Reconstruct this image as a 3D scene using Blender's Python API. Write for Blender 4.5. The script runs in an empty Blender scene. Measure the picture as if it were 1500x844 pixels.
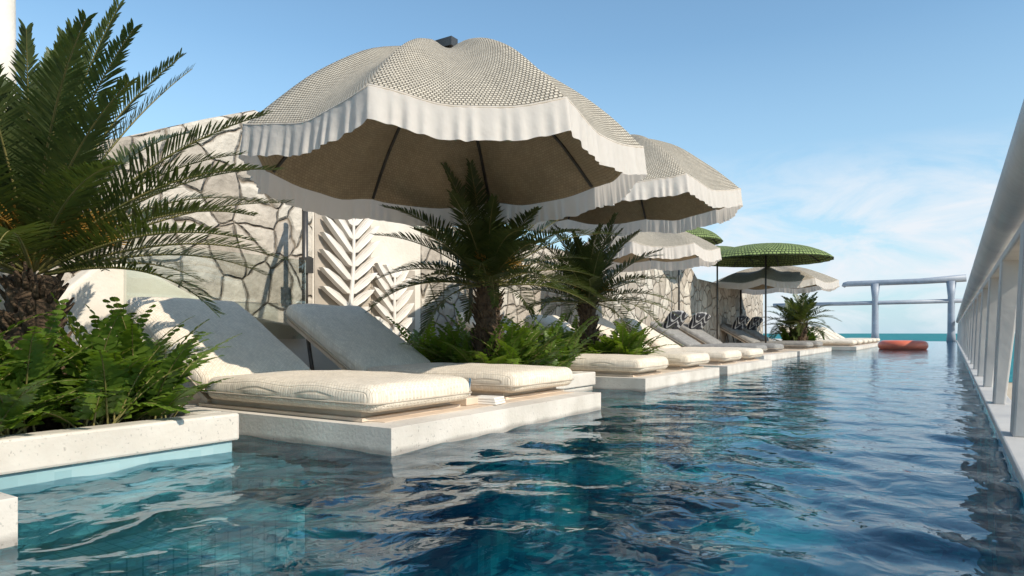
import bpy, bmesh, math, random
import numpy as np
from mathutils import Vector, Matrix, noise
random.seed(7); np.random.seed(7)
S=0.66
scene=bpy.context.scene
R_=math.radians

# ---------------------------------------------------------------- materials
def newmat(name):
    m=bpy.data.materials.new(name); m.use_nodes=True
    nt=m.node_tree
    return m,nt,nt.nodes['Principled BSDF']
def N(nt,t,**k):
    n=nt.nodes.new(t)
    for a,b in k.items():
        if a in n.inputs.keys(): n.inputs[a].default_value=b
        else: setattr(n,a,b)
    return n
def ramp(nt,src,stops):
    r=nt.nodes.new('ShaderNodeValToRGB')
    el=r.color_ramp.elements
    while len(el)<len(stops): el.new(0.5)
    for e,(p,c) in zip(el,stops):
        e.position=p; e.color=(c[0],c[1],c[2],1) if isinstance(c,(tuple,list)) else (c,c,c,1)
    nt.links.new(src,r.inputs[0]); return r
def coords(nt,kind='Object',scale=(1,1,1)):
    tc=nt.nodes.new('ShaderNodeTexCoord'); mp=nt.nodes.new('ShaderNodeMapping')
    mp.inputs['Scale'].default_value=scale
    nt.links.new(tc.outputs[kind],mp.inputs[0]); return mp.outputs[0]
def mult(nt,a,b):
    mul=N(nt,'ShaderNodeMix',data_type='RGBA',blend_type='MULTIPLY'); mul.inputs[0].default_value=1
    nt.links.new(a,mul.inputs[6]); nt.links.new(b,mul.inputs[7]); return mul.outputs[2]
def bump(nt,b,src,strength=0.3,dist=0.02,prev=None):
    n=N(nt,'ShaderNodeBump'); n.inputs['Strength'].default_value=strength; n.inputs['Distance'].default_value=dist
    nt.links.new(src,n.inputs['Height'])
    if prev: nt.links.new(prev,n.inputs['Normal'])
    nt.links.new(n.outputs[0],b.inputs['Normal']); return n.outputs[0]
def simple(name,c1,c2,scale=3,rough=0.7,bs=0.0,bscale=30,metal=0,kind='Object',wet=False,pits=False):
    m,nt,b=newmat(name); co=coords(nt,kind)
    n=N(nt,'ShaderNodeTexNoise'); n.inputs['Scale'].default_value=scale; n.inputs['Detail'].default_value=6
    nt.links.new(co,n.inputs['Vector'])
    r=ramp(nt,n.outputs[0],[(0.35,c1),(0.65,c2)]); col=r.outputs[0]
    b.inputs['Roughness'].default_value=rough; b.inputs['Metallic'].default_value=metal
    if pits:
        v=N(nt,'ShaderNodeTexNoise'); v.inputs['Scale'].default_value=38; v.inputs['Detail'].default_value=3
        nt.links.new(co,v.inputs['Vector']); rp=ramp(nt,v.outputs[0],[(0.27,0.62),(0.36,1.0)]); col=mult(nt,col,rp.outputs[0])
        v3=N(nt,'ShaderNodeTexNoise'); v3.inputs['Scale'].default_value=0.9; v3.inputs['Detail'].default_value=8
        nt.links.new(co,v3.inputs['Vector']); rp=ramp(nt,v3.outputs[0],[(0.35,0.86),(0.6,1.0)]); col=mult(nt,col,rp.outputs[0])
    if wet:   # damp tide mark just above the water
        sp=N(nt,'ShaderNodeSeparateXYZ'); nt.links.new(co,sp.inputs[0])
        ad=N(nt,'ShaderNodeMath',operation='MULTIPLY_ADD'); ad.inputs[1].default_value=0.06; 
        nt.links.new(n.outputs[0],ad.inputs[0]); nt.links.new(sp.outputs[2],ad.inputs[2])
        rp=ramp(nt,ad.outputs[0],[(0.045,0.55),(0.085,1.0)]); col=mult(nt,col,rp.outputs[0])
    nt.links.new(col,b.inputs['Base Color'])
    if bs>0:
        n2=N(nt,'ShaderNodeTexNoise'); n2.inputs['Scale'].default_value=bscale; n2.inputs['Detail'].default_value=5
        nt.links.new(co,n2.inputs['Vector']); bump(nt,b,n2.outputs[0],bs,0.02)
    return m

M={}
M['concrete']=simple('pale_concrete',(0.60,0.55,0.48),(0.70,0.65,0.58),2.5,0.75,0.14,30,wet=True,pits=True)
M['plaster']=simple('white_plaster',(0.64,0.59,0.51),(0.74,0.69,0.61),1.5,0.85,0.25,14)
M['shade_panel']=simple('painted_shade_plaster',(0.36,0.32,0.27),(0.44,0.39,0.33),2.5,0.9,0.25,14)  # darker plaster tone, painted as the shade between relief leaflets
M['wood']=simple('sand_deck',(0.56,0.45,0.35),(0.66,0.54,0.42),4,0.6,0.1,30)
M['metal']=simple('dark_metal',(0.07,0.065,0.06),(0.10,0.095,0.09),6,0.4,0,metal=0.6)
M['pale_metal']=simple('pale_painted_metal',(0.24,0.28,0.34),(0.32,0.36,0.42),1.2,0.5,0.15,6)
M['rail']=simple('painted_rail',(0.42,0.41,0.40),(0.56,0.54,0.51),1.0,0.5,0.3,5)
M['soil']=simple('soil',(0.03,0.02,0.012),(0.06,0.04,0.025),9,0.95,0.8,20)
M['sand']=simple('sand',(0.42,0.33,0.22),(0.52,0.42,0.30),0.05,0.95)
M['white']=simple('white_relief_plaster',(0.74,0.69,0.62),(0.79,0.75,0.69),3,0.6)
M['trunk']=simple('palm_trunk',(0.05,0.032,0.02),(0.13,0.085,0.05),14,0.95,0.9,30)
M['orange_fib']=simple('palm_flower_stalk',(0.30,0.15,0.02),(0.42,0.24,0.04),6,0.7)
M['orange']=simple('orange_vinyl',(0.62,0.13,0.07),(0.70,0.17,0.09),2,0.35)
M['grey_fabric']=simple('grey_fabric',(0.20,0.19,0.18),(0.28,0.27,0.25),8,0.9,0.3,60)

def stone():
    m,nt,b=newmat('crazy_paving_stone')
    co=coords(nt,'Object')
    dn=N(nt,'ShaderNodeTexNoise'); dn.inputs['Scale'].default_value=1.3; dn.inputs['Detail'].default_value=2
    nt.links.new(co,dn.inputs['Vector'])
    mx=N(nt,'ShaderNodeVectorMath',operation='MULTIPLY_ADD'); mx.inputs[1].default_value=(0.32,0.32,0.32)
    nt.links.new(dn.outputs['Color'],mx.inputs[0]); nt.links.new(co,mx.inputs[2])
    v=N(nt,'ShaderNodeTexVoronoi',feature='DISTANCE_TO_EDGE'); v.inputs['Scale'].default_value=1.7
    v2=N(nt,'ShaderNodeTexVoronoi',feature='F1'); v2.inputs['Scale'].default_value=1.7
    nt.links.new(mx.outputs[0],v.inputs['Vector']); nt.links.new(mx.outputs[0],v2.inputs['Vector'])
    sep=N(nt,'ShaderNodeSeparateColor'); nt.links.new(v2.outputs['Color'],sep.inputs[0])
    base=ramp(nt,sep.outputs[0],[(0.0,(0.39,0.34,0.28)),(0.5,(0.51,0.455,0.385)),(1.0,(0.61,0.56,0.48))])
    n=N(nt,'ShaderNodeTexNoise'); n.inputs['Scale'].default_value=5; n.inputs['Detail'].default_value=8
    nt.links.new(co,n.inputs['Vector'])
    r2=ramp(nt,n.outputs[0],[(0.3,0.76),(0.7,1.05)])
    col=mult(nt,base.outputs[0],r2.outputs[0])
    e=ramp(nt,v.outputs[0],[(0.007,0),(0.027,1)])
    mg=N(nt,'ShaderNodeMix',data_type='RGBA'); mg.inputs[6].default_value=(0.24,0.195,0.145,1)
    nt.links.new(e.outputs[0],mg.inputs[0]); nt.links.new(col,mg.inputs[7])
    nt.links.new(mg.outputs[2],b.inputs['Base Color']); b.inputs['Roughness'].default_value=0.9
    e2=ramp(nt,v.outputs[0],[(0.0,0),(0.05,0.8),(0.2,1)])
    p=bump(nt,b,e2.outputs[0],0.95,0.055); bump(nt,b,n.outputs[0],0.7,0.06,p)
    return m
M['stone']=stone()

def weave(name,c1,c2,su,sv,kind='UV',strength=0.6,dist=0.02,mort=0.16,nb=0.3):
    m,nt,b=newmat(name); co=coords(nt,kind,(su,sv,sv))
    br=N(nt,'ShaderNodeTexBrick'); br.inputs['Scale'].default_value=1
    br.inputs['Brick Width'].default_value=1; br.inputs['Row Height'].default_value=1
    br.inputs['Mortar Size'].default_value=mort; br.inputs['Mortar Smooth'].default_value=1.0
    br.inputs['Color1'].default_value=(*c1,1); br.inputs['Color2'].default_value=(*[a*0.82 for a in c1],1); br.inputs['Mortar'].default_value=(*c2,1)
    nt.links.new(co,br.inputs['Vector'])
    co2=coords(nt,'Object'); n=N(nt,'ShaderNodeTexNoise'); n.inputs['Scale'].default_value=5; n.inputs['Detail'].default_value=5
    nt.links.new(co2,n.inputs['Vector'])
    rr=ramp(nt,n.outputs[0],[(0.3,0.90),(0.7,1.03)])
    nt.links.new(mult(nt,br.outputs['Color'],rr.outputs[0]),b.inputs['Base Color']); b.inputs['Roughness'].default_value=0.9
    inv=N(nt,'ShaderNodeMath',operation='SUBTRACT'); inv.inputs[0].default_value=1; nt.links.new(br.outputs['Fac'],inv.inputs[1])
    p=bump(nt,b,inv.outputs[0],strength,dist)
    bump(nt,b,n.outputs[0],nb,0.05,p)
    return m
M['canopy']=weave('canopy_weave',(0.58,0.52,0.42),(0.25,0.21,0.155),340,80,strength=0.8,dist=0.03,mort=0.2)
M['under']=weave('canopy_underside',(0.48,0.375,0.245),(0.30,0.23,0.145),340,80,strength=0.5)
M['green']=weave('green_crochet',(0.25,0.33,0.11),(0.05,0.08,0.025),110,20,strength=1.0,dist=0.05,mort=0.2)
M['cushion']=weave('cushion_fabric',(0.84,0.75,0.62),(0.66,0.57,0.45),30,40,'Object',strength=0.45,dist=0.01,nb=0.12)
M['piping']=simple('piping',(0.42,0.36,0.28),(0.50,0.43,0.35),10,0.85)

def valance():
    m,nt,b=newmat('valance_cloth'); b.inputs['Base Color'].default_value=(0.82,0.77,0.71,1); b.inputs['Roughness'].default_value=0.9
    t=N(nt,'ShaderNodeBsdfTranslucent'); t.inputs[0].default_value=(0.84,0.76,0.68,1)
    mx=N(nt,'ShaderNodeMixShader'); mx.inputs[0].default_value=0.42
    nt.links.new(b.outputs[0],mx.inputs[1]); nt.links.new(t.outputs[0],mx.inputs[2])
    nt.links.new(mx.outputs[0],nt.nodes['Material Output'].inputs[0])
    co=coords(nt,'Object'); n=N(nt,'ShaderNodeTexNoise'); n.inputs['Scale'].default_value=12
    nt.links.new(co,n.inputs['Vector']); bump(nt,b,n.outputs[0],0.2,0.03)
    return m
M['valance']=valance()

def leaf(name,c1,c2,c3,tr=0.3,rough=0.42):
    m,nt,b=newmat(name); co=coords(nt,'Object')
    n=N(nt,'ShaderNodeTexNoise'); n.inputs['Scale'].default_value=3.5; n.inputs['Detail'].default_value=8; n.inputs['Roughness'].default_value=0.8
    nt.links.new(co,n.inputs['Vector'])
    r=ramp(nt,n.outputs[0],[(0.3,c1),(0.52,c2),(0.75,c3)])
    nt.links.new(r.outputs[0],b.inputs['Base Color']); b.inputs['Roughness'].default_value=rough
    t=N(nt,'ShaderNodeBsdfTranslucent'); 
    g=N(nt,'ShaderNodeMix',data_type='RGBA',blend_type='MULTIPLY'); g.inputs[0].default_value=1; g.inputs[7].default_value=(1.7,1.7,0.6,1)
    nt.links.new(r.outputs[0],g.inputs[6]); nt.links.new(g.outputs[2],t.inputs[0])
    mx=N(nt,'ShaderNodeMixShader'); mx.inputs[0].default_value=tr
    nt.links.new(b.outputs[0],mx.inputs[1]); nt.links.new(t.outputs[0],mx.inputs[2])
    nt.links.new(mx.outputs[0],nt.nodes['Material Output'].inputs[0])
    return m
M['palm']=leaf('palm_leaf',(0.03,0.048,0.016),(0.065,0.09,0.028),(0.14,0.15,0.045))
M['fern']=leaf('fern_leaf',(0.06,0.11,0.018),(0.12,0.20,0.028),(0.22,0.29,0.05),0.38)
M['rachis']=simple('rachis',(0.14,0.14,0.04),(0.24,0.20,0.07),5,0.6)

def tile(name,c1,c2,c3,mort,sc,lo=0.42,mid=0.62,hi=0.85,ns=0.55,wamp=0.25):
    m,nt,b=newmat(name); co=coords(nt,'Object')
    br=N(nt,'ShaderNodeTexVoronoi',feature='F1',distance='CHEBYCHEV'); br.inputs['Scale'].default_value=sc; br.inputs['Randomness'].default_value=0
    nt.links.new(co,br.inputs['Vector'])
    e=ramp(nt,br.outputs['Distance'],[(0.43,0),(0.46,1)])
    wn=N(nt,'ShaderNodeTexWhiteNoise'); nt.links.new(br.outputs['Position'],wn.inputs[0])
    n=N(nt,'ShaderNodeTexNoise'); n.inputs['Scale'].default_value=ns; n.inputs['Detail'].default_value=3
    nt.links.new(co,n.inputs['Vector'])
    ad=N(nt,'ShaderNodeMath',operation='MULTIPLY_ADD'); ad.inputs[1].default_value=wamp
    nt.links.new(wn.outputs[0],ad.inputs[0]); nt.links.new(n.outputs[0],ad.inputs[2])
    r=ramp(nt,ad.outputs[0],[(lo,c1),(mid,c2),(hi,c3)])
    mg=N(nt,'ShaderNodeMix',data_type='RGBA',blend_type='MULTIPLY'); mg.inputs[7].default_value=(*mort,1)
    nt.links.new(e.outputs[0],mg.inputs[0]); nt.links.new(r.outputs[0],mg.inputs[6])
    nt.links.new(mg.outputs[2],b.inputs['Base Color']); b.inputs['Roughness'].default_value=0.25
    return m
M['tile_light']=tile('pool_tile_light',(0.38,0.56,0.58),(0.48,0.66,0.67),(0.58,0.74,0.74),(0.6,0.66,0.68),9.3)
M['tile_deep']=tile('pool_tile_deep',(0.006,0.06,0.13),(0.015,0.24,0.32),(0.08,0.80,0.74),(0.75,0.78,0.8),9,0.46,0.57,0.68,0.75,0.13)  # bright teal noise patches paint sunlit floor areas into the tile colour

def water():
    m,nt,b=newmat('pool_water'); nt.nodes.remove(b)
    out=nt.nodes['Material Output']
    co=coords(nt,'Object',(1,0.8,1))
    n=N(nt,'ShaderNodeTexNoise'); n.inputs['Scale'].default_value=5.0; n.inputs['Detail'].default_value=2; n.inputs['Distortion'].default_value=0.6
    nt.links.new(co,n.inputs['Vector'])
    bp=N(nt,'ShaderNodeBump'); bp.inputs['Strength'].default_value=0.25; bp.inputs['Distance'].default_value=0.03
    nt.links.new(n.outputs[0],bp.inputs['Height'])
    fr=N(nt,'ShaderNodeFresnel'); fr.inputs['IOR'].default_value=1.33; nt.links.new(bp.outputs[0],fr.inputs['Normal'])
    gl=N(nt,'ShaderNodeBsdfGlossy'); gl.inputs['Roughness'].default_value=0.01; gl.inputs['Color'].default_value=(0.84,0.93,1,1)
    nt.links.new(bp.outputs[0],gl.inputs['Normal'])
    tr=N(nt,'ShaderNodeBsdfTransparent'); tr.inputs[0].default_value=(0.48,0.87,0.95,1)
    rf=N(nt,'ShaderNodeBsdfRefraction'); rf.inputs['Color'].default_value=(0.48,0.87,0.95,1); rf.inputs['IOR'].default_value=1.33; rf.inputs['Roughness'].default_value=0
    nt.links.new(bp.outputs[0],rf.inputs['Normal'])
    m1=N(nt,'ShaderNodeMixShader'); m1.inputs[0].default_value=0.5
    nt.links.new(tr.outputs[0],m1.inputs[1]); nt.links.new(rf.outputs[0],m1.inputs[2])
    m2=N(nt,'ShaderNodeMixShader'); nt.links.new(fr.outputs[0],m2.inputs[0])
    nt.links.new(m1.outputs[0],m2.inputs[1]); nt.links.new(gl.outputs[0],m2.inputs[2])
    nt.links.new(m2.outputs[0],out.inputs[0])
    return m
M['water']=water()
def seam():
    m,nt,b=newmat('sea_water'); co=coords(nt,'Object')
    n=N(nt,'ShaderNodeTexNoise'); n.inputs['Scale'].default_value=0.02; n.inputs['Detail'].default_value=6
    nt.links.new(co,n.inputs['Vector'])
    r=ramp(nt,n.outputs[0],[(0.3,(0.01,0.15,0.17)),(0.7,(0.03,0.24,0.25))])
    nt.links.new(r.outputs[0],b.inputs['Base Color']); b.inputs['Roughness'].default_value=0.6
    n2=N(nt,'ShaderNodeTexNoise'); n2.inputs['Scale'].default_value=0.4; nt.links.new(co,n2.inputs['Vector'])
    bump(nt,b,n2.outputs[0],0.6,1.0)
    b.inputs['Specular IOR Level'].default_value=0.2
    return m
M['sea']=seam()
def glass():
    m,nt,b=newmat('clear_glass'); nt.nodes.remove(b)
    g=N(nt,'ShaderNodeBsdfGlossy'); g.inputs['Roughness'].default_value=0.01
    t=N(nt,'ShaderNodeBsdfTransparent'); t.inputs[0].default_value=(0.93,0.96,0.95,1)
    f=N(nt,'ShaderNodeFresnel'); f.inputs[0].default_value=1.5
    mx=N(nt,'ShaderNodeMixShader'); nt.links.new(f.outputs[0],mx.inputs[0]); nt.links.new(t.outputs[0],mx.inputs[1]); nt.links.new(g.outputs[0],mx.inputs[2])
    nt.links.new(mx.outputs[0],nt.nodes['Material Output'].inputs[0]); return m
M['glass']=glass()
def zebra():
    m,nt,b=newmat('patterned_fabric'); co=coords(nt,'Object')
    w=N(nt,'ShaderNodeTexWave'); w.inputs['Scale'].default_value=1.8; w.inputs['Distortion'].default_value=9; w.inputs['Detail'].default_value=1
    nt.links.new(co,w.inputs['Vector']); r=ramp(nt,w.outputs[0],[(0.72,(0.02,0.02,0.025)),(0.78,(0.42,0.41,0.40))])
    nt.links.new(r.outputs[0],b.inputs['Base Color']); b.inputs['Roughness'].default_value=0.9; return m
M['zebra']=zebra()

# ---------------------------------------------------------------- mesh builder
class MB:
    def __init__(s): s.v=[];s.f=[];s.m=[];s.s=[];s.uv=[]
    def add(s,vs,fs,mat=0,smooth=False,uv=None):
        o=len(s.v); s.v.extend([tuple(p) for p in vs]); s.uv.extend(uv if uv else [(0,0)]*len(vs))
        for f in fs: s.f.append(tuple(i+o for i in f)); s.m.append(mat); s.s.append(smooth)
    def box(s,x0,y0,z0,x1,y1,z1,mat=0):
        vs=[(x,y,z) for z in (z0,z1) for y in (y0,y1) for x in (x0,x1)]
        s.add(vs,[(0,2,3,1),(4,5,7,6),(0,1,5,4),(2,6,7,3),(0,4,6,2),(1,3,7,5)],mat)
    def tube(s,pts,rad,n=8,mat=0,cap=True,sx=1.0,smooth=True):
        pts=[Vector(p) for p in pts]
        if not isinstance(rad,(list,tuple)): rad=[rad]*len(pts)
        vs=[];fs=[]
        ref=Vector((0,0,1))
        for i,p in enumerate(pts):
            t=(pts[min(i+1,len(pts)-1)]-pts[max(i-1,0)]).normalized()
            r=ref if abs(t.z)<0.95 else Vector((0,1,0))
            a=t.cross(r).normalized(); b=a.cross(t).normalized()
            for k in range(n):
                an=2*math.pi*k/n; vs.append(p+a*(math.cos(an)*rad[i])+b*(math.sin(an)*rad[i]*sx))
        for i in range(len(pts)-1):
            for k in range(n):
                fs.append((i*n+k,i*n+(k+1)%n,(i+1)*n+(k+1)%n,(i+1)*n+k))
        if cap: fs.append(tuple(range(n-1,-1,-1))); fs.append(tuple((len(pts)-1)*n+k for k in range(n)))
        s.add(vs,fs,mat,smooth)
    def prism(s,poly,axis,a,b,mat=0):
        n=len(poly)
        def P(t,p,q): return (t,p,q) if axis=='x' else ((p,t,q) if axis=='y' else (p,q,t))
        vs=[P(a,*c) for c in poly]+[P(b,*c) for c in poly]
        fs=[tuple(range(n)),tuple(range(2*n-1,n-1,-1))]+[(i,i+n,(i+1)%n+n,(i+1)%n) for i in range(n)]
        s.add(vs,fs,mat)
    def mesh(s,name,mats,fixn=False):
        me=bpy.data.meshes.new(name); me.from_pydata(s.v,[],s.f)
        for m in mats: me.materials.append(M[m])
        me.polygons.foreach_set('material_index',s.m); me.polygons.foreach_set('use_smooth',s.s)
        uvl=me.uv_layers.new(name='UVMap')
        li=np.empty(len(me.loops),dtype=np.int32); me.loops.foreach_get('vertex_index',li)
        uvl.data.foreach_set('uv',np.array(s.uv,dtype=np.float32)[li].ravel())
        if fixn:
            bm=bmesh.new(); bm.from_mesh(me); bmesh.ops.remove_doubles(bm,verts=bm.verts,dist=1e-5); bmesh.ops.recalc_face_normals(bm,faces=bm.faces); bm.to_mesh(me); bm.free()
        me.update(); return me
def obj(name,me,parent=None,loc=(0,0,0),rot=0,bevel=0,seg=2):
    o=bpy.data.objects.new(name,me); scene.collection.objects.link(o)
    o.location=loc; o.rotation_euler=(0,0,rot)
    if parent: o.parent=parent
    if bevel>0:
        b=o.modifiers.new('bevel','BEVEL'); b.width=bevel; b.segments=seg; b.limit_method='ANGLE'; b.angle_limit=R_(35)
    return o
def empty(name,loc=(0,0,0),rot=0):
    o=bpy.data.objects.new(name,None); scene.collection.objects.link(o); o.location=loc; o.rotation_euler=(0,0,rot); o.empty_display_size=0.2; return o

# ---------------------------------------------------------------- cushions / loungers
def rbox(mb,hx,hy,hz,r,puff=0.1,mat=0,xf=None,ni=(18,12,2),wr=0.005,seed=0):
    def ax(h,n):
        e=[-h,-h+r*0.25,-h+r*0.6,-h+r]; mid=list(np.linspace(-h+r,h-r,n+2))[1:-1]
        return e+mid+[-a for a in reversed(e)]
    A=[ax(hx,ni[0]),ax(hy,ni[1]),ax(hz,ni[2])]; H=(hx,hy,hz)
    def mapp(p):
        q=[max(-(H[i]-r),min(H[i]-r,p[i])) for i in range(3)]
        d=Vector([p[i]-q[i] for i in range(3)])
        if d.length>1e-9: d=d.normalized()*r
        o=Vector(q)+d
        u,v=o.x/hx,o.y/hy
        if abs(u)>0.8 and abs(v)>0.8:
            k=(abs(u)-0.8)*(abs(v)-0.8)/0.04; o.x*=1-0.025*k; o.y*=1-0.025*k
        if o.z>0: o.z*=1+puff*(1-u**4)*(1-v**4)
        k=noise.noise(Vector((o.x*2.2+seed,o.y*2.2,o.z*2)))*wr*2.4+noise.noise(Vector((o.x*8+seed,o.y*5,o.z*2)))*wr*0.7
        o.z+=k if o.z>0 else 0; o.x+=k*(1 if o.x>0 else -1)*0.8; o.y+=k*0.8*(1 if o.y>0 else -1)
        return xf@o if xf else o
    for (a,b,c) in ((0,1,2),(1,2,0),(2,0,1)):
        for sg in (-1,1):
            vs=[];fs=[];na=len(A[a]);nb=len(A[b])
            for i in range(na):
                for j in range(nb):
                    p=[0,0,0];p[a]=A[a][i];p[b]=A[b][j];p[c]=sg*H[c]
                    vs.append(mapp(p))
            for i in range(na-1):
                for j in range(nb-1):
                    f=(i*nb+j,(i+1)*nb+j,(i+1)*nb+j+1,i*nb+j+1)
                    fs.append(f if sg>0 else f[::-1])
            mb.add(vs,fs,mat,True)
def piping(mb,hx,hy,z,r,rad,mat,xf):
    pts=[]
    for cx,cy,a0 in ((hx-r,hy-r,0),(-hx+r,hy-r,90),(-hx+r,-hy+r,180),(hx-r,-hy+r,270)):
        for k in range(5):
            a=R_(a0+22.5*k); pts.append(xf@Vector((cx+math.cos(a)*r,cy+math.sin(a)*r,z)))
    pts.append(pts[0]); mb.tube(pts,rad,5,mat,False)
W=1.5
def lounger_meshes(fab,seed):
    c=MB(); hz=0.118
    xf=Matrix.Translation((-1.22,W/2,0.195))
    rbox(c,1.22,W/2,hz,0.105,0.32,0,xf,seed=seed)
    piping(c,1.216,W/2-0.004,-0.035,0.10,0.009,1,xf)
    seat=c.mesh('seat_cushion',[fab,'piping'],True)
    c=MB(); ang=R_(30); L=1.86
    xf=Matrix.Translation((-2.40,W/2,0.195))@Matrix.Rotation(ang,4,'Y')@Matrix.Translation((-L/2,0,0))
    rbox(c,L/2,W/2,hz,0.105,0.32,0,xf,seed=seed+5)
    piping(c,L/2-0.004,W/2-0.004,-0.035,0.10,0.009,1,xf)
    back=c.mesh('back_cushion',[fab,'piping'],True)
    f=MB(); f.box(-2.55,0.05,0.0,-0.16,W-0.05,0.028,0)
    f.box(-2.62,0.12,0.03,-0.24,W-0.12,0.075,1)
    xf=Matrix.Translation((-2.44,0,0.055))@Matrix.Rotation(ang,4,'Y')
    vs=[xf@Vector(p) for p in [(x,y,z) for z in (-0.03,0.015) for y in (0.08,W-0.08) for x in (-1.8,0)]]
    f.add(vs,[(0,2,3,1),(4,5,7,6),(0,1,5,4),(2,6,7,3),(0,4,6,2),(1,3,7,5)],1)
    for y in (0.25,W-0.25): f.tube([(-3.6,y,0.0),(-3.75,y,0.72)],0.03,6,2)
    frame=f.mesh('frame',['wood','wood','metal'])
    return seat,back,frame
LM=[lounger_meshes('cushion',0),lounger_meshes('cushion',13)]
LG=lounger_meshes('grey_fabric',4)
def lounger(x,y,z,k=0,rot=0,grey=False,pillows=False):
    e=empty('sun_lounger',(x,y,z),rot); ms=LG if grey else LM[k%2]
    obj('seat_cushion',ms[0],e); obj('back_cushion',ms[1],e); obj('frame',ms[2],e)
    if pillows:
        for i,(px,py) in enumerate(((-3.25,0.40),(-3.2,1.10))):
            p=MB(); xf=Matrix.Translation((px,py,1.2))@Matrix.Rotation(R_(-55),4,'Y')@Matrix.Rotation(R_(8*(i*2-1)),4,'Z')
            rbox(p,0.42,0.36,0.10,0.06,0.6,0,xf,(6,6,1))
            obj('pillow',p.mesh('pillow',['zebra'],True),e)
    return e

# ---------------------------------------------------------------- terrace, pool, platforms
XR=0.38; YE=90.0; XB=-9.5
b=MB()
b.box(-30,-8,-12,XR+0.25,YE+0.6,-2.2,0)
b.box(-30,-8,-2.2,-9.48,YE+0.6,0.20,0)
b.box(XR+0.004,-8,-2.2,XR+0.22,YE+0.6,0.0,0)
b.box(-9.48,YE,-2.2,XR,YE+0.6,-0.02,0)
b.box(-9.48,-8,-2.2,XR,-7.4,0.22,0)
obj('hotel_building',b.mesh('hotel_building',['concrete']))
p=MB()
p.box(-9.47,-7.39,-2.19,XR,YE-0.01,-1.5,0)
p.box(XR-0.02,-7.39,-1.5,XR,YE-0.01,0.05,0)
p.box(-9.47,YE-0.03,-1.5,XR,YE-0.01,0.0,0)
obj('pool_floor',p.mesh('pool_floor',['tile_deep']))
lb=MB(); lb.box(-9.3,0,-0.9,-4.6,3.9,-0.5,0)
obj('pool_ledge',lb.mesh('pool_ledge',['tile_light']))
c=MB(); c.box(XR-0.03,-7.4,0.052,XR+0.26,YE,0.13,0)
obj('pool_coping',c.mesh('pool_coping',['rail']),bevel=0.015)

def platform(y0,y1,xe,x0=-9.46,top=0.22):
    m=MB(); m.box(x0,y0,-0.02+0.0,xe,y1,top,0); m.box(x0,y0+0.12,-1.49,xe-0.12,y1-0.12,-0.02,1)
    m.box(x0+0.3,y0+0.22,top,xe-0.28,y1-0.22,top+0.006,2)
    return obj('lounger_platform',m.mesh('lounger_platform',['concrete','tile_deep','wood']),bevel=0.012)
platform(-2.6,1.45,-3.72)
platform(4.13,8.07,-3.83)
platform(10.9,15.25,-4.35)
platform(15.9,20.5,-4.35)
platform(23.8,29.6,-5.3)
platform(30.2,39.0,-5.3)
platform(41.5,61.0,-4.4)
platform(61.2,YE-0.1,-8.0)

def planter(x0,x1,y0,y1,top=0.318,body='concrete'):
    m=MB(); t=0.22
    m.box(x1-t,y0,0.09,x1,y1,top,0); m.box(x0,y0,0.09,x0+t,y1,top,0)
    m.box(x0+t,y0,0.09,x1-t,y0+t,top,0); m.box(x0+t,y1-t,0.09,x1-t,y1,top,0)
    m.box(x0+0.04,y0+0.04,-0.86,x1-0.037,y1-0.04,0.088,1)
    m.box(x0+t,y0+t,0.09,x1-t,y1-t,top-0.07,2)
    return obj('planter',m.mesh('planter',['concrete',body,'soil']),bevel=0.02)
planter(-8.3,-5.07,-0.6,3.61,body='tile_light')
planter(-8.3,-5.2,8.12,10.75)
planter(-8.0,-5.3,12.72,13.4,0.34)
planter(-8.5,-6.3,39.2,41.3,0.34)

# ---------------------------------------------------------------- walls
w=MB()
w.prism([(2.2,0.2),(8.25,0.2),(8.25,4.45),(7.06,4.62),(6.2,4.25),(5.0,3.69),(3.6,3.1),(2.2,2.4)],'x',-9.95,-9.5,0)
obj('stone_wall',w.mesh('stone_wall',['stone'],True),bevel=0.05)
w=MB(); w.box(-9.9,8.27,0.2,-9.55,11.2,3.45,0)
w.box(-9.55,8.3,0.9,-9.53,9.7,3.42,1); w.box(-9.55,9.72,0.25,-9.53,11.0,2.3,1)  # thin dark sheets behind the reliefs, shade put into their colour
obj('plaster_wall',w.mesh('plaster_wall',['plaster','shade_panel']),bevel=0.004)
w=MB(); 
w.prism([(11.22,0.2),(42.5,0.2),(42.5,3.3),(30,3.4),(29,3.9),(24,3.5),(18,3.4),(11.22,3.42)],'x',-9.92,-9.52,0)
obj('stone_wall',w.mesh('stone_wall',['stone'],True),bevel=0.05)
w=MB()
prof=[(3.3,0.5),(3.6,1.0),(3.9,1.5),(4.25,1.82),(4.6,1.88),(5.0,1.75),(5.5,1.52),(6.1,1.32),(6.8,1.18),(7.6,1.08),(8.2,0.98),(8.2,0.2),(3.3,0.2)]
w.prism(prof,'x',-9.05,-8.75,0); obj('low_curved_wall',w.mesh('low_curved_wall',['plaster'],True),bevel=0.05,seg=3)
g=MB(); g.box(-8.66,4.55,0.9,-8.645,7.35,2.15,0); obj('glass_balustrade',g.mesh('glass_balustrade',['glass']))
w=MB(); w.tube([(-8.6,3.12,0.2),(-8.6,3.12,3),(-8.6,3.1,7.2)],[0.24,0.21,0.19],16,0); obj('white_column',w.mesh('white_column',['plaster']))

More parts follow.
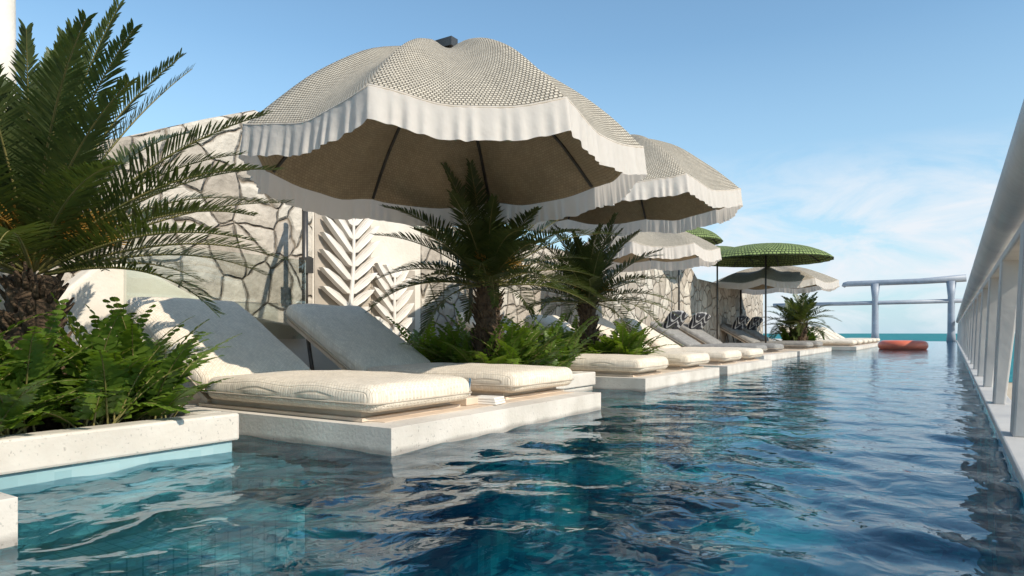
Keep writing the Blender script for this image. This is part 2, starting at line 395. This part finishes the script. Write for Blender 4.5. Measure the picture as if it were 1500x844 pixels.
def relief(yc,z0,z1,x=-9.5,wd=0.75,n=9,lean=0.15):
    m=MB()
    pts=[(x+0.12,yc+lean*math.sin(t*2.2),z0+(z1-z0)*t) for t in np.linspace(0,1,10)]
    m.tube(pts,[0.055-0.03*i/9 for i in range(10)],8,0)
    for i in range(n):
        t=0.08+0.86*i/(n-1); zz=z0+(z1-z0)*t; yy=yc+lean*math.sin(t*2.2)
        L=wd*(0.55+0.75*math.sin(math.pi*(0.2+0.7*(1-t))))*(1 if i<n-1 else 0.6)
        for sg in (-1,1):
            a=R_(30+24*t); d=Vector((0,sg*math.cos(a),math.sin(a))); nn=Vector((0,-sg*math.sin(a),math.cos(a)))
            P0=Vector((x+0.02,yy,zz)); hw=0.074
            sh=[(0,0.02),(0.15,hw*0.8),(0.5,hw*1.05),(0.85,hw*0.7),(1,0.0),(0.85,-hw*0.45),(0.5,-hw*0.8),(0.12,-hw*0.6)]
            fr=[P0+d*(L*s)+nn*q+Vector((0.10+0.03*math.sin(s*3),0,-0.06*s*s)) for s,q in sh]
            bk=[v-Vector((0.12,0,0)) for v in fr]; k=len(sh)
            m.add(fr+bk,[tuple(range(k)),tuple(range(2*k-1,k-1,-1))]+[(j,j+k,(j+1)%k+k,(j+1)%k) for j in range(k)],0)
    return obj('palm_leaf_relief',m.mesh('palm_leaf_relief',['white'],True),bevel=0.012)
relief(8.95,1.0,3.35)
relief(10.3,0.3,2.2,wd=0.62,lean=-0.1,n=8)

# ---------------------------------------------------------------- umbrellas
def umbrella(name,x,y,zr,za,R,rot=0.0,style='white',zb=0.22,mast=None,tilt=(0,0)):
    e=empty(name,(x,y,zb),0)
    zr-=zb; za-=zb
    H=za-zr
    def P(th,t,off=0):
        ph=(math.degrees(th)%45)/45; c=math.sin(math.pi*ph)
        loc=(ph-0.5)*math.pi/4
        rr=R*t*(math.cos(math.pi/8)/math.cos(loc)*(1-0.015*c) )
        if style=='green': rr=R*t*(0.985+0.015*math.cos(th*24))
        z=zr+H*(1-t**1.9)
        if style=='green': z=zr+H*(math.sqrt(max(0,1-(t*0.93)**2))-0.367)/0.633
        else: z+=-0.04*R*c*math.sin(math.pi*min(1,t))-0.035*R*c*t + 0.016*R*math.sin(math.pi*min(1,t*1.1))*(math.cos(th*3+x)) + 0.02*R*(1-c)*t + 0.035*noise.noise(Vector((math.cos(th)*t*4+x,math.sin(th)*t*4,0)))
        return Vector((rr*math.cos(th+rot),rr*math.sin(th+rot),z-off+ (tilt[0]*rr*math.cos(th+rot)+tilt[1]*rr*math.sin(th+rot))))
    nT=96;nR=18; m=MB()
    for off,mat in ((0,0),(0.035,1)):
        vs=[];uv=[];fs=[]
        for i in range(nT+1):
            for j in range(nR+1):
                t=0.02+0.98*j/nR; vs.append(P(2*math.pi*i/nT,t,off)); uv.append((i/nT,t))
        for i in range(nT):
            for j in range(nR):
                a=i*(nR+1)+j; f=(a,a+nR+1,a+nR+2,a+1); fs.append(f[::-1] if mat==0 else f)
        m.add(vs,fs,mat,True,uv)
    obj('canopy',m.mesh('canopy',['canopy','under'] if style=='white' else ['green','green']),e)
    if style=='white':
        m=MB(); n=8*100; vs=[];fs=[];K=5
        for i in range(n+1):
            th=2*math.pi*i/n; p0=P(th,1.0)
            a_=noise.noise(Vector((math.cos(th)*9+x,math.sin(th)*9,1.0)))
            drop=0.31+0.02*a_+0.006*math.sin(th*57)
            rad=Vector((math.cos(th+rot),math.sin(th+rot),0))
            pl=math.sin(th*96+5*a_)*(0.6+0.7*noise.noise(Vector((math.cos(th)*5,math.sin(th)*5,x))))
            for k in range(K+1):
                s=k/K; wv=0.026*pl*(s**0.8)+0.012*math.sin(th*31+math.sin(th*13))*s+0.03*s
                vs.append(p0+Vector((0,0,0.012))+rad*(0.012+wv)-Vector((0,0,drop*s)))
        for i in range(n):
            for k in range(K):
                a=i*(K+1)+k; fs.append((a,a+1,a+K+2,a+K+1))
        m.add(vs,fs,0,True)
        pts=[P(2*math.pi*i/96,1.0)+Vector((0,0,0.0)) for i in range(97)]
        m.tube(pts,0.016,5,1,False)
        obj('valance',m.mesh('valance',['valance','piping']),e)
    m=MB()
    for k in range(8):
        th=k*math.pi/4
        m.tube([P(th,t,0.06) for t in np.linspace(0.04,0.985,9)],0.022,6,0)
    m.tube([(0,0,za-0.25),(0,0,za+0.04)],0.06,10,0)
    obj('ribs',m.mesh('ribs',['metal']),e)
    m=MB()
    if mast:
        mx,my,mz=mast; mx-=x; my-=y
        m.tube([(mx,my,0),(mx,my,mz-zb)],0.05,10,0)
        m.box(mx-0.2,my-0.2,0,mx+0.2,my+0.2,0.05,0)
        m.tube([(mx,my,mz-zb-0.1),(mx*0.5,my*0.5,(mz-zb+za)/2+0.22),(0.0,0.0,za+0.1)],0.045,8,0)
        m.box(-0.17,-0.06,za+0.03,0.12,0.06,za+0.13,0)
        m.box(mx-0.03,my-0.1,1.75,mx+0.09,my+0.1,2.0,0)
    else:
        m.tube([(0,0,0),(0,0,za)],0.04,10,0)
        m.tube([(0,0,0),(0,0,0.05)],0.35,20,0)
    obj('mast',m.mesh('mast',['metal']),e)
    return e
rot1=R_(21.5)
umbrella('patio_umbrella',-4.9,6.2,2.95,4.24,2.22,rot1,mast=(-8.9,7.55,3.3),tilt=(0.02,-0.02))
umbrella('patio_umbrella',-5.4,12.1,3.5,4.72,2.25,R_(8),mast=(-9.1,12.4,3.6))
umbrella('patio_umbrella',-7.2,17.8,3.2,3.95,2.05,R_(15),mast=(-9.2,18.5,3.3))
umbrella('patio_umbrella',-7.5,35.2,3.4,4.3,3.0,R_(5),mast=(-9.3,36.5,3.3))
umbrella('patio_umbrella',-4.9,-1.0,2.93,4.28,2.22,rot1,mast=(-8.9,0.4,3.3))
umbrella('green_parasol',-6.9,31.3,4.15,4.88,2.75,0,'green')
umbrella('green_parasol',-9.2,31.9,4.3,5.0,1.9,0,'green',zb=0.2)
umbrella('green_parasol',-9.2,26.6,4.6,5.25,1.7,0,'green',zb=0.2)

# ---------------------------------------------------------------- loungers
for k,(x,y) in enumerate([(-4.12,4.2),(-4.15,6.5),(-4.5,11.05),(-4.5,13.65),(-4.5,16.4),(-4.5,18.75),(-3.9,-0.3)]):
    lounger(x,y,0.226,k)
for k,y in enumerate((42.3,45.3,48.3,51.3,54.3,57.3)): lounger(-4.6,y,0.226,k)
lounger(-5.6,24.3,0.226,0,0,True,True); lounger(-5.6,27.2,0.226,0,0,True,True)
lounger(-5.5,33.4,0.226,0,0,True,True); lounger(-5.5,36.2,0.226,0,0,True,True)

t=MB()
for i in range(3): t.box(-0.16+0.01*i,-0.12,0.0+i*0.026,0.16-0.008*i,0.12,0.024+i*0.026,0)
obj('book_stack',t.mesh('book_stack',['white']),loc=(-4.25,6.1,0.227),rot=R_(8),bevel=0.006)
t=MB(); t.tube([(0,0,0),(0,0,0.02),(0,0,0.2)],[0.07,0.075,0.085],20,0,False); t.tube([(0,0,0.0),(0,0,0.015)],0.068,20,0)
obj('drinking_glass',t.mesh('drinking_glass',['glass']),loc=(-4.42,5.9,0.31))
t=MB(); t.box(-0.13,-0.13,0,0.13,0.13,0.08,0); obj('side_tray',t.mesh('side_tray',['wood']),loc=(-4.42,5.9,0.227),bevel=0.01)

# ---------------------------------------------------------------- vegetation
def frond(mb,o,az,el,L,droop,pairs,ll,lw,vf=0.35,fwd=(70,25),start=0.12,rr=0.014,rnd=random,limp=0.15,curl=0.0):
    p=Vector(o); n=16; pts=[p.copy()]; tans=[]
    e=el; a=az
    for i in range(n):
        e=el-droop*((i/n)**1.4); a=az+curl*i/n
        t=Vector((math.cos(a)*math.cos(e),math.sin(a)*math.cos(e),math.sin(e)))
        tans.append(t); p=p+t*(L/n); pts.append(p.copy())
    tans.append(tans[-1])
    mb.tube(pts,[rr*(1-0.8*i/n) for i in range(n+1)],4,1,False)
    for i in range(pairs):
        s=start+(1-start)*(i+0.5)/pairs; x=s*n; k=min(n-1,int(x)); fr=x-k
        q=pts[k].lerp(pts[k+1],fr); t=tans[k].lerp(tans[k+1],fr).normalized()
        side=t.cross(Vector((0,0,1))); 
        if side.length<0.05: side=Vector((-math.sin(az),math.cos(az),0))
        side.normalize(); up=side.cross(t).normalized()
        u=(s-start)/(1-start)
        le=ll*(0.45+0.55*math.sin(math.pi*min(1,0.15+u*0.95)))*(1-0.35*u*u)
        for sg in (-1,1):
            f=R_(fwd[0]+(fwd[1]-fwd[0])*u+rnd.uniform(-7,7)); l=le*rnd.uniform(0.85,1.1)
            v=vf+rnd.uniform(-0.12,0.12)
            d=(side*sg*math.sin(f)+t*math.cos(f)+up*v).normalized()
            wv=d.cross(up).normalized()*lw*0.5
            g=Vector((0,0,-1))*limp*l
            m1=q+d*l*0.4+g*0.15; m2=q+d*l*0.75+g*0.5; tip=q+d*l+g
            mb.add([q-wv*0.4,q+wv*0.4,m1+wv,m1-wv,m2+wv*0.75,m2-wv*0.75,tip],[(0,1,2,3),(3,2,4,5),(5,4,6)],0)
def palm(x,y,z,zc,nf,L,ll=0.36,lw=0.022,pairs=58,seed=1,flowers=8,tr=0.17,lean=(0,0),elmin=-10,droop=(40,70)):
    rnd=random.Random(seed); e=empty('palm_tree',(x,y,z)); h=zc-z
    m=MB(); pts=[];rad=[]
    n=26
    for i in range(n+1):
        t=i/n; pts.append((lean[0]*t*t,lean[1]*t*t,h*t)); rad.append(tr*(1.15-0.3*t)*(1+0.10*(i%2))*(1.25 if i<2 else 1))
    m.tube(pts,rad,14,0)
    for i in range(110):
        t=rnd.uniform(0.1,1.0); a=rnd.uniform(0,6.28); r=tr*(1.1-0.3*t)
        b=Vector((lean[0]*t*t+math.cos(a)*r,lean[1]*t*t+math.sin(a)*r,h*t)); d=Vector((math.cos(a)*0.6,math.sin(a)*0.6,0.8))
        m.tube([b-d*0.03,b+d*0.07,b+d*rnd.uniform(0.1,0.2)],[0.032,0.022,0.008],5,0)
    obj('trunk',m.mesh('trunk',['trunk']),e)
    m=MB(); top=Vector((lean[0],lean[1],h))
    for i in range(nf):
        q=(i+0.5)/nf; az=i*2.39996+rnd.uniform(-0.2,0.2)
        el=R_(86-(86-elmin)*(q**0.9)+rnd.uniform(-5,5))
        o=top+Vector((math.cos(az),math.sin(az),0))*tr*0.5*q+Vector((0,0,0.12*(1-q)))
        frond(m,o,az,el,L*rnd.uniform(0.82,1.08)*(0.8+0.2*math.sin(math.pi*(0.2+0.7*q))),R_(rnd.uniform(*droop))*(0.6+0.5*q),pairs,ll,lw,rnd=rnd,curl=rnd.uniform(-0.25,0.25),limp=0.12)
    obj('fronds',m.mesh('fronds',['palm','rachis']),e)
    if flowers:
        m=MB()
        for i in range(flowers):
            az=rnd.uniform(-2.2,1.2); base=top+Vector((0,0,0.05)); d=Vector((math.cos(az)*0.75,math.sin(az)*0.75,0.6))
            for k in range(20):
                dd=(d+Vector((rnd.uniform(-.35,.35),rnd.uniform(-.35,.35),rnd.uniform(-.4,.2)))).normalized(); l=rnd.uniform(0.35,0.6)*L*0.38
                s0=base+d*0.25*L*0.6
                m.tube([base,s0,s0+dd*l*0.6,s0+dd*l-Vector((0,0,0.15*l))],[0.011,0.011,0.009,0.005],4,0,False)
        obj('flower_stalks',m.mesh('flower_stalks',['orange_fib']),e)
    return e
def fern(clumps,seed=1,name='fern_shrub',L=0.9,ll=0.15,lw=0.045,nf=22,pairs=16,elr=(35,88)):
    rnd=random.Random(seed)
    x0,y0,z0=clumps[0]; m=MB()
    for (x,y,z) in clumps:
        for i in range(nf):
            az=rnd.uniform(0,6.283); el=R_(rnd.uniform(*elr)); l=L*rnd.uniform(0.55,1.1)
            o=(x-x0+rnd.uniform(-.12,.12),y-y0+rnd.uniform(-.12,.12),z-z0)
            frond(m,o,az,el,l,R_(rnd.uniform(25,75)),pairs,ll*rnd.uniform(0.8,1.1),lw,0.2,(72,35),0.15,0.009,rnd,0.25)
    return obj(name,m.mesh(name,['fern','rachis']),loc=(x0,y0,z0))

palm(-6.15,2.50,0.25,1.45,66,2.15,0.34,0.020,74,3,tr=0.19,elmin=10,droop=(28,56),flowers=8)
palm(-6.0,8.62,0.25,1.70,58,2.0,0.38,0.026,56,5,tr=0.19,elmin=0,droop=(35,62),flowers=4)
palm(-6.5,13.05,0.27,1.6,46,1.95,0.38,0.032,42,8,tr=0.18,elmin=0,flowers=3)
palm(-6.7,38.9,0.27,1.5,26,2.1,0.45,0.06,26,9,0,tr=0.2)
palm(-7.4,40.2,0.27,1.2,26,2.0,0.45,0.06,26,19,0,tr=0.2)
z=0.26
fern([(-5.5,3.1,z),(-5.45,2.6,z),(-5.45,2.1,z),(-5.4,1.6,z),(-5.8,3.2,z),(-6.1,3.1,z),(-5.6,1.1,z),(-6.3,1.9,z),(-5.6,2.85,z),(-6.6,3.2,z),(-5.35,1.9,z)],1,L=1.02,ll=0.17,lw=0.055,nf=26)
fern([(-5.5,8.5,z),(-5.6,9.0,z),(-5.5,9.5,z),(-5.9,8.5,z),(-6.4,8.6,z),(-5.6,10.1,z),(-6.1,10.2,z),(-6.9,8.6,z),(-7.4,8.8,z)],2,L=1.2,ll=0.18,lw=0.055,nf=24)
fern([(-5.6,13.05,z+.03),(-6.1,13.0,z+.03),(-6.8,13.1,z+.03),(-5.5,13.1,z+.03),(-5.8,12.95,z+.03)],3,L=1.2,ll=0.18,lw=0.06,nf=22)
fern([(-6.8,39.9,z),(-7.2,40.5,z),(-7.8,40.2,z),(-6.6,40.8,z)],4,L=1.5,ll=0.25,lw=0.1,nf=18,pairs=10)

# ---------------------------------------------------------------- right balustrade
r=MB(); yr=np.linspace(-3,YE+0.2,60)
r.tube([(0.52,y,2.22) for y in yr],0.20,20,0)
r.box(0.50,-3,1.86,0.98,YE,1.95,0)
r.tube([(0.98,y,1.9) for y in (-3,YE)],0.06,12,0)
y=1.0
while y<YE:
    r.add([(0.42,y-0.16,0.12),(0.54,y-0.16,0.12),(0.54,y+0.16,0.12),(0.42,y+0.16,0.12),
           (0.50,y-0.22,1.9),(0.72,y-0.22,1.9),(0.72,y+0.22,1.9),(0.50,y+0.22,1.9)],
          [(0,3,2,1),(4,5,6,7),(0,1,5,4),(1,2,6,5),(2,3,7,6),(3,0,4,7)],0)
    y+=3.1
obj('balustrade',r.mesh('balustrade',['rail']),bevel=0.02)
g=MB(); Y=YE+0.3
g.tube([(-11.0,Y,6.45),(-10.85,Y,6.7),(-10.5,Y,6.78),(-3,Y,6.8),(1.3,Y,7.0)],[0.2,0.3,0.33,0.33,0.42],14,0)
g.tube([(-19,Y,4.4),(1.2,Y,4.5)],0.24,14,0)
for x in (-7.6,-0.1):
    g.tube([(x,Y,-0.3),(x,Y,1.0),(x,Y,5),(x,Y,6.7)],[0.5,0.38,0.34,0.5],16,0)
obj('far_rail_frame',g.mesh('far_rail_frame',['pale_metal']))

f=MB(); nn=48; vs=[];k2=16
for i in range(nn):
    a=2*math.pi*i/nn
    for k in range(k2):
        t=2*math.pi*k/k2; rr=1.0+0.33*math.cos(t); vs.append((rr*math.cos(a),rr*math.sin(a),0.22+0.30*math.sin(t)))
f.add(vs,[],0)
for i in range(nn):
    for k in range(k2):
        f.f.append((i*k2+k,((i+1)%nn)*k2+k,((i+1)%nn)*k2+(k+1)%k2,i*k2+(k+1)%k2)); f.m.append(1 if (i%24)<2 else 0); f.s.append(True)
obj('pool_float',f.mesh('pool_float',['orange','white']),loc=(-2.5,47,0.0))

# ---------------------------------------------------------------- water
xs=np.linspace(-9.46,XR-0.021,400)
ys=[-1.5]
while ys[-1]<YE-0.05:
    ys.append(min(YE-0.04, ys[-1]+(0.03 if ys[-1]<1 else 0.022+0.0075*ys[-1])))
ys=np.array(ys); dyv=np.gradient(ys)
X,Yg=np.meshgrid(xs,ys); DY=np.repeat(dyv[:,None],len(xs),1)
Z=np.zeros_like(X); rs=np.random.RandomState(11)
wx=X+0.20*np.sin(Yg*1.3+0.7*np.sin(X*0.9))+0.08*np.sin(Yg*3.4+X*1.9)+0.04*np.sin(X*6.1+Yg*4.3); wy=Yg+0.20*np.sin(X*1.5+1.1)+0.08*np.sin(X*3.9-Yg*2.3)+0.04*np.sin(Yg*6.7-X*3.1)
for i in range(48):
    lam=0.20*(1.2/0.20)**(rs.rand()**1.0); th=rs.normal(0.9,0.95); k=2*math.pi/lam
    sl=0.0152*(0.7+0.6*rs.rand()); amp=sl/k
    fade=np.clip((lam/ (DY*4)-0.6),0,1)
    Z+=amp*fade*np.sin(k*(wx*math.cos(th)+wy*math.sin(th))+rs.rand()*6.28)
ny,nx=X.shape
co=np.stack([X,Yg,Z],-1).reshape(-1,3)
idx=np.arange(nx*ny).reshape(ny,nx)
q=np.stack([idx[:-1,:-1],idx[:-1,1:],idx[1:,1:],idx[1:,:-1]],-1).reshape(-1,4)
me=bpy.data.meshes.new('pool_water'); me.vertices.add(len(co)); me.vertices.foreach_set('co',co.ravel())
me.loops.add(q.size); me.loops.foreach_set('vertex_index',q.ravel().astype(np.int32))
me.polygons.add(len(q)); me.polygons.foreach_set('loop_start',np.arange(0,q.size,4,dtype=np.int32)); me.polygons.foreach_set('loop_total',np.full(len(q),4,dtype=np.int32))
me.polygons.foreach_set('use_smooth',np.ones(len(q),dtype=bool)); me.materials.append(M['water']); me.update(); me.validate()
obj('pool_water',me)

# ---------------------------------------------------------------- ground & sea
g=MB(); B=9000
g.add([(-B,-B,-12.1),(B,-B,-12.1),(B,B,-12.1),(-B,B,-12.1)],[(0,1,2,3)],0); obj('ground',g.mesh('ground',['sand']))
d=Vector((-0.35,0.937,0)); rr=Vector((0.937,0.35,0)); g=MB()
c0=d*205; pts=[]
for i in range(41):
    s=-8500+17000*i/40 if i not in range(15,26) else (i-20)*60
    pts.append(c0+rr*s+d*(6*math.sin(i*1.7)))
pts=sorted(pts,key=lambda p:p.dot(rr)); far=[c0+rr*8500+d*8500,c0-rr*8500+d*8500]
vs=[(p.x,p.y,-12.0) for p in pts+far]; g.add(vs,[tuple(range(len(vs)))],0); obj('sea',g.mesh('sea',['sea']))

# ---------------------------------------------------------------- sun, sky, camera
EL=38; sd=Vector((0.985,-0.17,0)).normalized()*math.cos(R_(EL)); sd.z=math.sin(R_(EL))
L=bpy.data.lights.new('sun','SUN'); L.energy=5.0; L.angle=R_(0.53); L.color=(1.0,0.90,0.76)
lo=bpy.data.objects.new('sun',L); scene.collection.objects.link(lo); lo.rotation_euler=sd.to_track_quat('Z','Y').to_euler()
wd=bpy.data.worlds.new('World'); scene.world=wd; wd.use_nodes=True; nt=wd.node_tree; bg=nt.nodes['Background']
sky=nt.nodes.new('ShaderNodeTexSky'); sky.sky_type='NISHITA'; sky.sun_disc=False
sky.sun_elevation=R_(EL); sky.sun_rotation=math.atan2(sd.x,sd.y); sky.air_density=1.0; sky.dust_density=0.3; sky.ozone_density=1.0
tint=N(nt,'ShaderNodeMix',data_type='RGBA',blend_type='MULTIPLY'); tint.inputs[0].default_value=1; tint.inputs[7].default_value=(1.22,1.45,1.42,1)
nt.links.new(sky.outputs[0],tint.inputs[6])
tc=nt.nodes.new('ShaderNodeTexCoord'); mp=nt.nodes.new('ShaderNodeMapping'); mp.inputs['Scale'].default_value=(3.2,3.2,8.5); mp.inputs['Location'].default_value=(0.6,0.2,1.5)
nt.links.new(tc.outputs['Generated'],mp.inputs[0])
n=N(nt,'ShaderNodeTexNoise'); n.inputs['Scale'].default_value=1.9; n.inputs['Detail'].default_value=11; n.inputs['Roughness'].default_value=0.62; n.inputs['Distortion'].default_value=0.5
nt.links.new(mp.outputs[0],n.inputs['Vector'])
cr=ramp(nt,n.outputs[0],[(0.43,0),(0.53,0.55),(0.64,1)])
sp=N(nt,'ShaderNodeSeparateXYZ'); nt.links.new(tc.outputs['Generated'],sp.inputs[0])
hz=ramp(nt,sp.outputs[2],[(0.0,0.85),(0.12,0.55),(0.38,0.0)])
haze=N(nt,'ShaderNodeMix',data_type='RGBA'); haze.inputs[7].default_value=(3.3,4.75,6.0,1)
nt.links.new(hz.outputs[0],haze.inputs[0]); nt.links.new(tint.outputs[2],haze.inputs[6])
el=ramp(nt,sp.outputs[2],[(0.0,0.7),(0.09,0.95),(0.16,0.9),(0.25,0.0)])
dt=N(nt,'ShaderNodeVectorMath',operation='DOT_PRODUCT'); dt.inputs[1].default_value=(0.10,0.99,0)
nt.links.new(tc.outputs['Generated'],dt.inputs[0]); azm=ramp(nt,dt.outputs['Value'],[(0.78,0.0),(0.92,1.0)])
m1=N(nt,'ShaderNodeMath',operation='MULTIPLY'); nt.links.new(cr.outputs[0],m1.inputs[0]); nt.links.new(el.outputs[0],m1.inputs[1])
m2=N(nt,'ShaderNodeMath',operation='MULTIPLY'); nt.links.new(m1.outputs[0],m2.inputs[0]); nt.links.new(azm.outputs[0],m2.inputs[1])
mx=N(nt,'ShaderNodeMix',data_type='RGBA'); mx.inputs[7].default_value=(6.2,6.5,6.9,1)
nt.links.new(m2.outputs[0],mx.inputs[0]); nt.links.new(haze.outputs[2],mx.inputs[6])
nt.links.new(mx.outputs[2],bg.inputs[0]); bg.inputs[1].default_value=0.14

cam=bpy.data.cameras.new('camera'); co_=bpy.data.objects.new('camera',cam); scene.collection.objects.link(co_)
cam.lens=24; cam.sensor_width=36; cam.shift_y=65/1500; cam.clip_end=20000; cam.clip_start=0.05
co_.location=(0,0,1.0); co_.rotation_euler=(R_(90),0,math.atan(0.645)); scene.camera=co_
scene.view_settings.view_transform='Standard'; scene.view_settings.look='None'; scene.view_settings.exposure=0

for o in list(scene.objects):
    if o.parent is None:
        o.location=o.location*S
        if o.type not in ('LIGHT','CAMERA'): o.scale=(S,S,S)
